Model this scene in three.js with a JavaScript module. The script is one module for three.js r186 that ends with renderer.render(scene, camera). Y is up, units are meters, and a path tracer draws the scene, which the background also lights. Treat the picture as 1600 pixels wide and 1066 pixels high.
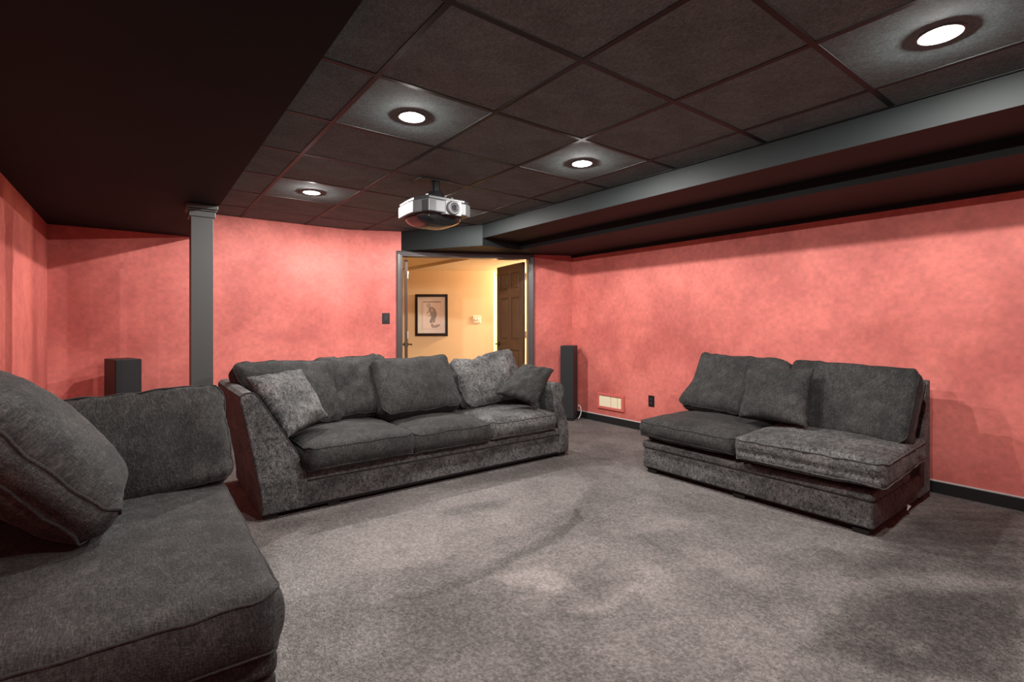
import * as THREE from 'three';
import { RoundedBoxGeometry } from 'three/addons/geometries/RoundedBoxGeometry.js';
import { mergeGeometries } from 'three/addons/utils/BufferGeometryUtils.js';
import { RectAreaLightUniformsLib } from 'three/addons/lights/RectAreaLightUniformsLib.js';
import { createNoise3D } from 'simplex-noise';

// ------------------------------------------------------------------ camera, light, exposure
RectAreaLightUniformsLib.init();
const scene = new THREE.Scene();
scene.background = new THREE.Color(0x000000);
const FOCAL = 775, YAW = 0.6471, EYE = 1.1325;
const camera = new THREE.PerspectiveCamera(2 * Math.atan(533 / FOCAL) * 180 / Math.PI, 1600 / 1066, 0.02, 60);
camera.position.set(0, EYE, 0);
camera.lookAt(Math.sin(YAW), EYE, -Math.cos(YAW));
camera.setViewOffset(1600, 1066, 0, 27.4, 1600, 1066);        // shifted lens: upright verticals, horizon above the middle
const renderer = new THREE.WebGLRenderer({ antialias: true });
renderer.toneMapping = THREE.LinearToneMapping;
renderer.toneMappingExposure = 1.0;
renderer.shadowMap.enabled = true;
const LAMP_CD = 7.7;                                           // each recessed ceiling lamp
const HALL_CD = 42;                                           // warm lamp in the room beyond the door
const LAMP_COLOUR = new THREE.Color().setRGB(1.0, 0.965, 0.92);
const HALL_COLOUR = new THREE.Color().setRGB(1.0, 0.84, 0.60);
const LAMP_SPOTS = [[1.1206, 4.16], [2.34, 4.16], [1.1206, 2.331], [2.34, 2.331], [1.1206, 0.502], [2.34, 0.502]];

// ------------------------------------------------------------------ measures (X right, Z into the room; world z = -Z)
const CEIL = 2.1865, WALL_L = -0.59, WALL_R = 4.267, WALL_B = 5.55, WALL_F = -2.2;
const FOLD = [1.885, 5.55], CORNER = [4.267, 4.42];
const SOFFIT_L = 1.95, EDGE_L = 0.455, X1 = 2.938, Y1 = 2.0423, X2 = 3.4513, Y2 = 1.9647, Z2 = 4.41;
const dw = [CORNER[0] - FOLD[0], CORNER[1] - FOLD[1]], DWL = Math.hypot(...dw);
const DOOR_ANG = Math.atan2(dw[1], dw[0]);

// ------------------------------------------------------------------ helpers
function rng(seed) { let a = seed >>> 0; return () => { a = (a + 0x6D2B79F5) | 0; let t = Math.imul(a ^ (a >>> 15), 1 | a); t = (t + Math.imul(t ^ (t >>> 7), 61 | t)) ^ t; return ((t ^ (t >>> 14)) >>> 0) / 4294967296; }; }
const sx3 = createNoise3D(rng(11));
const clamp = (v, a, b) => Math.min(b, Math.max(a, v));
const smooth = (a, b, v) => { const t = clamp((v - a) / (b - a), 0, 1); return t * t * (3 - 2 * t); };
const taken = new Map();
function numbered(name) { const n = taken.get(name) || 0; taken.set(name, n + 1); return n ? `${name}_${String(n).padStart(3, '0')}` : name; }
function mesh(name, geo, mat, parent = scene, top = false) {
  const m = new THREE.Mesh(geo, mat); m.name = top || parent === scene ? numbered(name) : name;
  m.castShadow = m.receiveShadow = true; parent.add(m); return m;
}
function tag(o, label, category, group) { o.userData.label = label; o.userData.category = category; if (group) o.userData.group = group; return o; }
function thing(name, label, category, pos = [0, 0, 0], turn = 0, group) {
  const g = new THREE.Group(); g.name = numbered(name); g.position.set(...pos); g.rotation.y = turn; scene.add(g); return tag(g, label, category, group);
}
function structure(o, label, category) { o.userData.kind = 'structure'; if (label) tag(o, label, category); return o; }
function sgroup(name, label, category, pos = [0, 0, 0], turn = 0) { const g = thing(name, label, category, pos, turn); g.userData.kind = 'structure'; return g; }
// uv in metres from the dominant direction of the normal
function metreUV(geo, size = 1, ou = 0, ov = 0) {
  const p = geo.attributes.position, n = geo.attributes.normal, uv = new Float32Array(p.count * 2);
  for (let i = 0; i < p.count; i++) {
    const ax = Math.abs(n.getX(i)), ay = Math.abs(n.getY(i)), az = Math.abs(n.getZ(i));
    let u, v;
    if (ay >= ax && ay >= az) { u = p.getX(i); v = p.getZ(i); } else if (ax >= az) { u = p.getZ(i); v = p.getY(i); } else { u = p.getX(i); v = p.getY(i); }
    uv[2 * i] = u / size + ou; uv[2 * i + 1] = v / size + ov;
  }
  geo.setAttribute('uv', new THREE.BufferAttribute(uv, 2)); return geo;
}
function smoothNormals(geo) {
  geo.computeVertexNormals();
  const p = geo.attributes.position, n = geo.attributes.normal, acc = new Map(), keys = [];
  for (let i = 0; i < p.count; i++) {
    const k = `${Math.round(p.getX(i) * 2e4)},${Math.round(p.getY(i) * 2e4)},${Math.round(p.getZ(i) * 2e4)}`; keys.push(k);
    const a = acc.get(k) || [0, 0, 0]; a[0] += n.getX(i); a[1] += n.getY(i); a[2] += n.getZ(i); acc.set(k, a);
  }
  for (let i = 0; i < p.count; i++) { const a = acc.get(keys[i]), l = Math.hypot(...a) || 1; n.setXYZ(i, a[0] / l, a[1] / l, a[2] / l); }
  return geo;
}
function box(x0, x1, y0, y1, z0, z1) { const g = new THREE.BoxGeometry(x1 - x0, y1 - y0, z1 - z0); g.translate((x0 + x1) / 2, (y0 + y1) / 2, (z0 + z1) / 2); return g; }
function rbox(x0, x1, y0, y1, z0, z1, r = 0.01, seg = 3) { const g = new RoundedBoxGeometry(x1 - x0, y1 - y0, z1 - z0, seg, r); g.translate((x0 + x1) / 2, (y0 + y1) / 2, (z0 + z1) / 2); return metreUV(g); }
// room box given in X and Z (Z into the room)
const rb = (X0, X1, y0, y1, Z0, Z1) => box(X0, X1, y0, y1, -Z1, -Z0);
function prism(pts, y0, y1, bevel = 0) {           // pts: [X, Z] outline, extruded in height
  const s = new THREE.Shape(pts.map(([x, z]) => new THREE.Vector2(x, z)));
  const g = new THREE.ExtrudeGeometry(s, { depth: y1 - y0, bevelEnabled: bevel > 0, bevelSize: bevel, bevelThickness: bevel, bevelSegments: 2, bevelOffset: -bevel });
  g.rotateX(-Math.PI / 2); g.translate(0, y0, 0); return g;
}
function tube(pts, r, seg = 32, rad = 6, closed = false) { return new THREE.TubeGeometry(new THREE.CatmullRomCurve3(pts.map(p => p.isVector3 ? p : new THREE.Vector3(...p)), closed, 'catmullrom', 0.5), seg, r, rad, closed); }
function cyl(r0, r1, h, seg = 24) { return new THREE.CylinderGeometry(r0, r1, h, seg); }

// ------------------------------------------------------------------ procedural textures
function tileNoise(seed) {                         // periodic value noise on an n x m lattice
  const r = rng(seed), tab = new Float32Array(65536); for (let i = 0; i < 65536; i++) tab[i] = r();
  return (x, y, nx, ny) => {
    const xi = Math.floor(x), yi = Math.floor(y), fx = x - xi, fy = y - yi, u = fx * fx * (3 - 2 * fx), v = fy * fy * (3 - 2 * fy);
    const g = (a, b) => tab[(((a % nx) + nx) % nx * 157 + ((b % ny) + ny) % ny * 8191 + nx * 31) & 65535];
    return (g(xi, yi) * (1 - u) + g(xi + 1, yi) * u) * (1 - v) + (g(xi, yi + 1) * (1 - u) + g(xi + 1, yi + 1) * u) * v;
  };
}
function fbm(N, u, v, nx, ny, oct) { let s = 0, a = 0.5, t = 0; for (let o = 0; o < oct; o++) { s += a * N(u * nx, v * ny, nx, ny); t += a; a *= 0.55; nx *= 2; ny *= 2; } return s / t; }
function makeTex(w, h, fn, srgb = true, rep = true) {
  const d = new Uint8Array(w * h * 4);
  for (let y = 0; y < h; y++) for (let x = 0; x < w; x++) { const c = fn((x + 0.5) / w, (y + 0.5) / h), i = 4 * (y * w + x); d[i] = clamp(c[0], 0, 255); d[i + 1] = clamp(c[1], 0, 255); d[i + 2] = clamp(c[2], 0, 255); d[i + 3] = 255; }
  const t = new THREE.DataTexture(d, w, h, THREE.RGBAFormat); t.magFilter = THREE.LinearFilter; t.minFilter = THREE.LinearMipmapLinearFilter; t.generateMipmaps = true;
  if (rep) t.wrapS = t.wrapT = THREE.RepeatWrapping; if (srgb) t.colorSpace = THREE.SRGBColorSpace; t.needsUpdate = true; return t;
}
const mix3 = (a, b, t) => [a[0] + (b[0] - a[0]) * t, a[1] + (b[1] - a[1]) * t, a[2] + (b[2] - a[2]) * t];
const NA = tileNoise(3), NB = tileNoise(17), NC = tileNoise(29);

// sponged red wall paint, one repeat = 2.6 m
const wallTex = makeTex(1024, 1024, (u, v) => {
  const big = fbm(NA, u, v, 4, 4, 4), mid = fbm(NB, u, v, 14, 14, 4), fine = fbm(NC, u, v, 90, 90, 3);
  const t = clamp((big - 0.5) * 1.9 + (mid - 0.5) * 0.75 + 0.55, 0, 1);
  const c = mix3([176, 88, 81], [215, 119, 109], t), k = 1 + (fine - 0.5) * 0.16;
  return [c[0] * k, c[1] * k, c[2] * k];
});
const wallBump = makeTex(512, 512, (u, v) => { const g = 255 * fbm(NB, u, v, 60, 60, 3); return [g, g, g]; }, false);

// charcoal chenille, one repeat = 0.6 m
function fabricTex(seed, crush, lo, hi) {
  const A = tileNoise(seed), B = tileNoise(seed + 1);
  const f = (u, v) => {
    const rib = A(u * 210, v * 64, 210, 64), rib2 = B(u * 120, v * 240, 120, 240), blotch = fbm(B, u, v, 5, 5, 4), spot = fbm(A, u + 0.37, v, 40, 52, 3);
    let t = 0.30 + (rib - 0.5) * 0.42 + (rib2 - 0.5) * 0.36 + (blotch - 0.5) * 0.55 + (fbm(A, u + 0.11, v + 0.53, 30, 20, 2) - 0.5) * 0.35;
    t -= crush * smooth(0.60, 0.74, spot) * 0.34;
    return clamp(t, 0, 1);
  };
  return [makeTex(1024, 1024, (u, v) => mix3(lo, hi, f(u, v))), makeTex(1024, 1024, (u, v) => { const g = 255 * (0.5 * A(u * 210, v * 64, 210, 64) + 0.5 * B(u * 120, v * 240, 120, 240)); return [g, g, g]; }, false)];
}
const [fabA, fabABump] = fabricTex(41, 0.3, [20, 20, 20], [88, 86, 84]);
const [fabB, fabBBump] = fabricTex(57, 1.0, [38, 38, 38], [150, 148, 147]);

// black felted ceiling tile, one repeat = 0.61 m
const tileTex = makeTex(1024, 1024, (u, v) => {
  const fib = NA(u * 260, v * 60, 260, 60), fib2 = NB(u * 90, v * 300, 90, 300), b = fbm(NC, u, v, 6, 6, 4);
  const g = 104 + (fib - 0.5) * 30 + (fib2 - 0.5) * 28 + (b - 0.5) * 30; return [g * 0.87, g, g * 1.0];
});
const tileBump = makeTex(512, 512, (u, v) => { const g = 255 * (0.5 * NA(u * 130, v * 40, 130, 40) + 0.5 * NB(u * 50, v * 140, 50, 140)); return [g, g, g]; }, false);
const grainTex = makeTex(512, 512, (u, v) => { const g = 190 + 60 * (fbm(NB, u, v, 120, 6, 3) - 0.5) + 40 * (NA(u * 200, v * 12, 200, 12) - 0.5); return [g, g, g]; });

// carpet: brushed pile with vacuum strokes; drawn over the floor in metres
const FLX0 = -0.75, FLX1 = 4.45, FLZ0 = -2.4, FLZ1 = 5.8;
const strokes = [];                                // [X, Z] polygons, tone (+ lighter, - darker)
const poly = (tone, soft, ...p) => strokes.push({ tone, soft, p });
function floorAt(px, py) { const x = (px - 800) / FOCAL, y = (py - 505.6) / FOCAL, t = EYE / y, c = Math.cos(YAW), s = Math.sin(YAW); return [(c * x + s) * t, (-s * x + c) * t]; }
const F = (...a) => a.map(([x, y]) => { const q = floorAt(x, y); return [Math.round(q[0] * 1000) / 1000, Math.round(q[1] * 1000) / 1000]; });
poly(0.17, 0.05, ...F([430, 835], [640, 770], [905, 740], [925, 752], [905, 790], [850, 815], [700, 870], [560, 900], [440, 940]));
poly(-0.16, 0.02, ...F([905, 795], [915, 800], [870, 850], [780, 890], [690, 925], [620, 940], [790, 870], [860, 830]));
poly(-0.20, 0.03, ...F([700, 795], [800, 780], [795, 792], [690, 812]));
poly(-0.13, 0.05, ...F([420, 822], [880, 715], [900, 725], [700, 768], [430, 838]));
poly(0.12, 0.05, ...F([930, 790], [1010, 775], [1090, 800], [1070, 830], [960, 835]));
poly(0.16, 0.04, ...F([780, 895], [900, 880], [880, 930], [790, 925]));
poly(0.10, 0.05, ...F([1000, 880], [1060, 900], [1040, 935], [980, 925]));
poly(-0.15, 0.03, ...F([900, 890], [940, 880], [960, 905], [880, 965], [850, 970]));
poly(0.14, 0.03, ...F([900, 1015], [1045, 965], [1050, 972], [915, 1030]));
poly(0.15, 0.03, ...F([1255, 1000], [1370, 920], [1385, 925], [1270, 1010]));
poly(0.12, 0.06, ...F([1150, 895], [1230, 880], [1250, 900], [1180, 925]));
poly(-0.18, 0.06, ...F([1150, 905], [1240, 890], [1260, 940], [1180, 950]));
poly(-0.36, 0.07, ...F([1440, 800], [1600, 800], [1600, 900], [1440, 895], [1330, 900]));
poly(-0.42, 0.06, ...F([1330, 925], [1600, 920], [1600, 1066], [1420, 1066], [1250, 1010]));
poly(0.22, 0.03, ...F([1395, 1020], [1440, 990], [1455, 1000], [1420, 1030]));
poly(0.12, 0.06, ...F([540, 985], [650, 960], [640, 1010], [540, 1030]));
poly(-0.10, 0.06, ...F([430, 960], [560, 930], [560, 980], [430, 1010]));
poly(-0.10, 0.03, ...F([905, 792], [918, 796], [905, 815], [860, 850], [790, 885], [720, 912], [800, 870], [868, 832]));
poly(0.13, 0.03, ...F([880, 960], [1000, 915], [1010, 922], [890, 972]));
poly(-0.16, 0.02, ...F([855, 968], [930, 955], [950, 962], [905, 978]));
poly(-0.12, 0.03, ...F([930, 1000], [1040, 958], [1046, 963], [940, 1010]));
poly(0.15, 0.03, ...F([770, 898], [880, 900], [905, 935], [800, 920]));
poly(0.14, 0.04, ...F([1050, 815], [1110, 800], [1090, 825]));
poly(-0.10, 0.03, ...F([940, 805], [1150, 905], [1250, 990], [1230, 995], [1100, 900]));
poly(-0.14, 0.05, ...F([1170, 880], [1270, 850], [1350, 880], [1250, 900]));
poly(0.11, 0.04, ...F([1330, 895], [1480, 870], [1560, 905], [1420, 910]));
poly(0.10, 0.05, ...F([980, 700], [1010, 745], [1100, 790], [1010, 770], [940, 730]));
poly(-0.12, 0.05, ...F([905, 690], [980, 700], [985, 740], [905, 712]));
function distPoly(p, x, y) {                       // signed: inside positive
  let inside = false, d = 1e9;
  for (let i = 0, j = p.length - 1; i < p.length; j = i++) {
    const [xi, yi] = p[i], [xj, yj] = p[j];
    if ((yi > y) !== (yj > y) && x < (xj - xi) * (y - yi) / (yj - yi) + xi) inside = !inside;
    const ex = xi - xj, ey = yi - yj, t = clamp(((x - xj) * ex + (y - yj) * ey) / (ex * ex + ey * ey || 1), 0, 1);
    d = Math.min(d, Math.hypot(x - xj - ex * t, y - yj - ey * t));
  }
  return inside ? d : -d;
}
for (const s of strokes) { const xs = s.p.map(a => a[0]), zs = s.p.map(a => a[1]); s.b = [Math.min(...xs) - 0.15, Math.max(...xs) + 0.15, Math.min(...zs) - 0.15, Math.max(...zs) + 0.15]; }
const carpetTex = makeTex(2048, 2048, (u, v) => {
  const X = FLX0 + u * (FLX1 - FLX0), Z = FLZ0 + v * (FLZ1 - FLZ0);
  const wx = (fbm(NA, u, v, 30, 46, 3) - 0.5) * 0.22, wz = (fbm(NB, u, v, 30, 46, 3) - 0.5) * 0.22;
  let t = 0;
  for (const s of strokes) { if (X < s.b[0] || X > s.b[1] || Z < s.b[2] || Z > s.b[3]) continue; const d = distPoly(s.p, X + wx * 0.5, Z + wz * 0.5); t += s.tone * smooth(-s.soft, s.soft, d); }
  const nap = fbm(NC, u + wx * 0.03, v + wz * 0.03, 9, 14, 5); t += (nap - 0.5) * 0.5;
  const patch = fbm(NA, u + 0.31, v + 0.7, 24, 38, 4); t += (smooth(0.5, 0.58, patch) - 0.5) * 0.09;
  if (X > 2.4 && Z < 1.9) { const r = Math.hypot(X - 4.9, Z - 1.9); t += 0.05 * Math.sin(r * 62 + nap * 9) * smooth(2.6, 3.2, X); }
  const g = fbm(NB, u, v, 560, 880, 2) - 0.5;
  const k = 1 + t * 0.78 + g * 0.52;
  return [105 * k, 100 * k, 98 * k];
}, true, false);
const carpetBump = makeTex(1024, 1024, (u, v) => { const g = 255 * (0.65 * NA(u * 240, v * 240, 240, 240) + 0.35 * NB(u * 110, v * 110, 110, 110)); return [g, g, g]; }, false);

// ------------------------------------------------------------------ materials
const S = (o) => new THREE.MeshStandardMaterial(o), P = (o) => new THREE.MeshPhysicalMaterial(o);
const rgb = (r, g, b) => new THREE.Color().setRGB(r, g, b);
const M = {
  wall: S({ map: wallTex, bumpMap: wallBump, bumpScale: 0.0006, roughness: 0.62 }),
  black: P({ color: rgb(0.0055, 0.0115, 0.012), roughness: 0.75, specularIntensity: 0.3 }),
  soffit: P({ color: rgb(0.0064, 0.0090, 0.0093), roughness: 0.62, specularIntensity: 0.4 }),
  tile: S({ map: tileTex, bumpMap: tileBump, bumpScale: 0.0002, roughness: 0.97 }),
  grid: P({ color: rgb(0.006, 0.008, 0.0085), roughness: 0.5, specularIntensity: 0.5 }),
  column: S({ color: rgb(0.062, 0.068, 0.067), roughness: 0.5 }),
  casing: S({ color: rgb(0.06, 0.055, 0.056), roughness: 0.32 }),
  base: S({ color: rgb(0.012, 0.013, 0.014), roughness: 0.4 }),
  caulk: S({ color: rgb(0.62, 0.58, 0.56), roughness: 0.5 }),
  carpet: S({ map: carpetTex, roughness: 1.0 }),
  fabA: P({ map: fabA, bumpMap: fabABump, bumpScale: 0.0016, roughness: 0.9, sheen: 0.35, sheenRoughness: 0.45, sheenColor: rgb(0.5, 0.5, 0.5) }),
  fabB: P({ map: fabB, bumpMap: fabBBump, bumpScale: 0.0012, roughness: 0.85, sheen: 0.4, sheenRoughness: 0.4, sheenColor: rgb(0.5, 0.5, 0.52) }),
  under: S({ color: rgb(0.006, 0.006, 0.006), roughness: 0.95 }),
  foot: S({ color: rgb(0.008, 0.007, 0.006), roughness: 0.5 }),
  ring: S({ color: rgb(0.05, 0.06, 0.06), roughness: 0.45 }),
  can: S({ color: rgb(0.35, 0.35, 0.35), roughness: 0.5 }),
  bulb: S({ color: rgb(0.9, 0.9, 0.9), emissive: rgb(1, 0.985, 0.965), emissiveIntensity: 3.0 }),
  hallBulb: S({ color: rgb(0.9, 0.85, 0.7), emissive: rgb(1, 0.82, 0.5), emissiveIntensity: 3.0 }),
  hall: S({ color: rgb(0.84, 0.60, 0.33), roughness: 0.75 }),
  hallCeil: S({ color: rgb(0.80, 0.60, 0.36), roughness: 0.85 }),
  doorWood: S({ map: grainTex, color: rgb(0.15, 0.070, 0.036), roughness: 0.4 }),
  bronze: S({ color: rgb(0.05, 0.03, 0.018), roughness: 0.35, metalness: 0.8 }),
  steel: S({ color: rgb(0.5, 0.5, 0.5), roughness: 0.35, metalness: 0.9 }),
  speaker: S({ color: rgb(0.022, 0.024, 0.026), roughness: 0.55 }),
  speakerCloth: S({ color: rgb(0.018, 0.020, 0.021), roughness: 0.95 }),
  silver: S({ color: rgb(0.065, 0.067, 0.07), roughness: 0.5, metalness: 0.1 }),
  silverDark: S({ color: rgb(0.035, 0.035, 0.037), roughness: 0.4, metalness: 0.4 }),
  gloss: S({ color: rgb(0.012, 0.012, 0.013), roughness: 0.18 }),
  glass: P({ color: rgb(0.02, 0.02, 0.025), roughness: 0.05, clearcoat: 1, clearcoatRoughness: 0.03 }),
  plate: S({ color: rgb(0.008, 0.008, 0.009), roughness: 0.35 }),
  plateFace: S({ color: rgb(0.03, 0.032, 0.036), roughness: 0.25 }),
  cream: S({ color: rgb(0.86, 0.78, 0.56), roughness: 0.5 }),
  register: S({ color: rgb(0.60, 0.135, 0.11), roughness: 0.5 }),
  white: S({ color: rgb(0.8, 0.79, 0.76), roughness: 0.6 }),
  frame: S({ color: rgb(0.018, 0.010, 0.006), roughness: 0.3 }),
  mat: S({ color: rgb(0.85, 0.78, 0.68), roughness: 0.8 }),
};
{ const t = carpetBump; t.repeat.set(5, 8); M.carpet.bumpMap = t; M.carpet.bumpScale = 0.006; }

// ------------------------------------------------------------------ room shell
{
  const g = new THREE.BoxGeometry(FLX1 - FLX0, 0.1, FLZ1 - FLZ0); g.translate((FLX0 + FLX1) / 2, -0.05, -(FLZ0 + FLZ1) / 2);
  const p = g.attributes.position, uv = g.attributes.uv;
  for (let i = 0; i < p.count; i++) uv.setXY(i, (p.getX(i) - FLX0) / (FLX1 - FLX0), (-p.getZ(i) - FLZ0) / (FLZ1 - FLZ0));
  structure(mesh('floor', g, M.carpet), 'taupe grey cut pile carpet with vacuum marks', 'floor');
}
const WT = 0.12, TOP = 2.3;
structure(mesh('wall_left', metreUV(rb(WALL_L - WT, WALL_L, 0, TOP, WALL_F - WT, WALL_B + WT), 2.6, 0.13, 0.2), M.wall), 'red sponge painted wall at the left behind the chaise', 'wall');
structure(mesh('wall_back', metreUV(prism([[WALL_L, WALL_B], [FOLD[0], FOLD[1]], [FOLD[0] + WT * 0.42, FOLD[1] + WT], [WALL_L, WALL_B + WT]], 0, TOP), 2.6, 0.42, 0.05), M.wall), 'red sponge painted back wall behind the black column', 'wall');
structure(mesh('wall_right', metreUV(rb(WALL_R, WALL_R + WT, 0, TOP, WALL_F - WT, CORNER[1] + 0.05), 2.6, 0.3, 0.6), M.wall), 'long red sponge painted wall behind the armless loveseat', 'wall');
structure(mesh('wall_front', metreUV(rb(WALL_L, WALL_R, 0, TOP, WALL_F - WT, WALL_F), 2.6), M.wall), 'red wall behind the camera', 'wall');

// the angled wall with the double door: local x runs along the wall, +z faces the room
const T0 = 0.578, T1 = 2.105, DOOR_H = 1.905;
const doorWall = sgroup('wall_door', 'angled red wall with the double doorway', 'wall', [FOLD[0], 0, -FOLD[1]], DOOR_ANG);
mesh('wall_panel', metreUV(box(0, T0, 0, TOP, -WT, 0), 2.6, 0.14, 0.05), M.wall, doorWall);
mesh('wall_panel', metreUV(box(T1, DWL + 0.03, 0, TOP, -WT, 0), 2.6, 0.5, 0.3), M.wall, doorWall);
mesh('wall_panel', metreUV(box(T0, T1, DOOR_H + 0.02, TOP, -WT, 0), 2.6, 0.5, 0.3), M.wall, doorWall);

const casing = sgroup('trim_5', 'dark glossy moulded casing around the double doorway', 'door casing', [FOLD[0], 0, -FOLD[1]], DOOR_ANG);
function casingProfile(len) {                      // moulded board, local: x across 0..0.09, y length, z thickness
  const s = new THREE.Shape([[0, 0], [0, 0.020], [0.009, 0.024], [0.021, 0.019], [0.035, 0.017], [0.044, 0.013], [0.053, 0.012], [0.06, 0.008], [0.06, 0]].map(p => new THREE.Vector2(...p)));
  const g = new THREE.ExtrudeGeometry(s, { depth: len, bevelEnabled: false }); g.rotateX(-Math.PI / 2); return metreUV(g.scale(1, 1, -1).index ? g : flip(g));
}
function flip(g) { const p = g.attributes.position; for (let i = 0; i < p.count; i += 3) for (const a of Object.values(g.attributes)) { for (let k = 0; k < a.itemSize; k++) { const t = a.array[(i + 1) * a.itemSize + k]; a.array[(i + 1) * a.itemSize + k] = a.array[(i + 2) * a.itemSize + k]; a.array[(i + 2) * a.itemSize + k] = t; } } g.computeVertexNormals(); return g; }
{
  const l = casingProfile(DOOR_H + 0.02); l.translate(T0 - 0.045, 0, 0); mesh('side_casing', l, M.casing, casing);
  const r = casingProfile(DOOR_H + 0.02); r.scale(-1, 1, 1); flip(r); r.translate(T1 + 0.045, 0, 0); mesh('side_casing', r, M.casing, casing);
  const h = casingProfile(T1 - T0 + 0.09); h.rotateZ(-Math.PI / 2); h.translate(T0 - 0.045, Math.min(DOOR_H + 0.058, Y2 - 0.002), 0); h.computeBoundingBox();
  h.translate(0, DOOR_H - h.boundingBox.min.y - 0.0005, 0); mesh('head_casing', h, M.casing, casing);
  mesh('jamb', box(T0 - 0.002, T0 + 0.02, 0, DOOR_H, -WT - 0.002, 0.002), M.casing, casing);
  mesh('jamb', box(T1 - 0.02, T1 + 0.002, 0, DOOR_H, -WT - 0.002, 0.002), M.casing, casing);
  mesh('head_jamb', box(T0, T1, DOOR_H, DOOR_H + 0.02, -WT - 0.002, 0.002), M.casing, casing);
}

// baseboards: black board and a pale caulk bead on top
function baseboard(name, label, len, pos, turn) {
  const g = sgroup(name, label, 'baseboard', pos, turn);
  mesh('board', rbox(0, len, 0, 0.078, 0, 0.014, 0.004, 2), M.base, g);
  mesh('caulk_bead', box(0, len, 0.078, 0.086, 0, 0.008), M.caulk, g);
}
baseboard('baseboard_right', 'black baseboard along the long red wall', CORNER[1] - 0.02 - WALL_F, [WALL_R, 0, -(CORNER[1] - 0.02)], -Math.PI / 2);
baseboard('baseboard_back', 'black baseboard with pale top edge along the back wall', FOLD[0] - WALL_L, [WALL_L, 0, -WALL_B], 0);
baseboard('baseboard_left', 'black baseboard along the left wall', WALL_B - WALL_F, [WALL_L, 0, -WALL_F], Math.PI / 2);
{
  const at = t => [FOLD[0] + Math.cos(DOOR_ANG) * t, 0, -(FOLD[1] + Math.sin(DOOR_ANG) * t)];
  baseboard('baseboard_door_left', 'short black baseboard left of the doorway', T0 - 0.05, at(0), DOOR_ANG);
  baseboard('baseboard_door_right', 'short black baseboard right of the doorway', DWL - T1 - 0.06, at(T1 + 0.05), DOOR_ANG);
}

// soffits
structure(mesh('trim_1', rb(WALL_L, EDGE_L, SOFFIT_L, TOP, WALL_F, WALL_B), M.black), 'wide black dropped soffit over the left side', 'soffit');
structure(mesh('trim_2', rb(X1, WALL_R, Y1, TOP, WALL_F, Z2 + 0.02), M.soffit), 'upper black soffit step beside the tile ceiling', 'soffit');
{
  const t = 0.585, hp = [FOLD[0] + Math.cos(DOOR_ANG) * t, FOLD[1] + Math.sin(DOOR_ANG) * t];
  structure(mesh('trim_3', prism([[X2, WALL_F], [WALL_R, WALL_F], CORNER, hp, [X1, Z2], [X2, Z2]], Y2, TOP - 0.01), M.soffit), 'lower black soffit along the long wall and over the doorway', 'soffit');
}
structure(mesh('trim_4', rb(WALL_R - 0.028, WALL_R, Y2 - 0.029, Y2 + 0.001, WALL_F, CORNER[1] - 0.012), M.soffit), 'thin dark strip where soffit meets the long red wall', 'trim');

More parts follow.
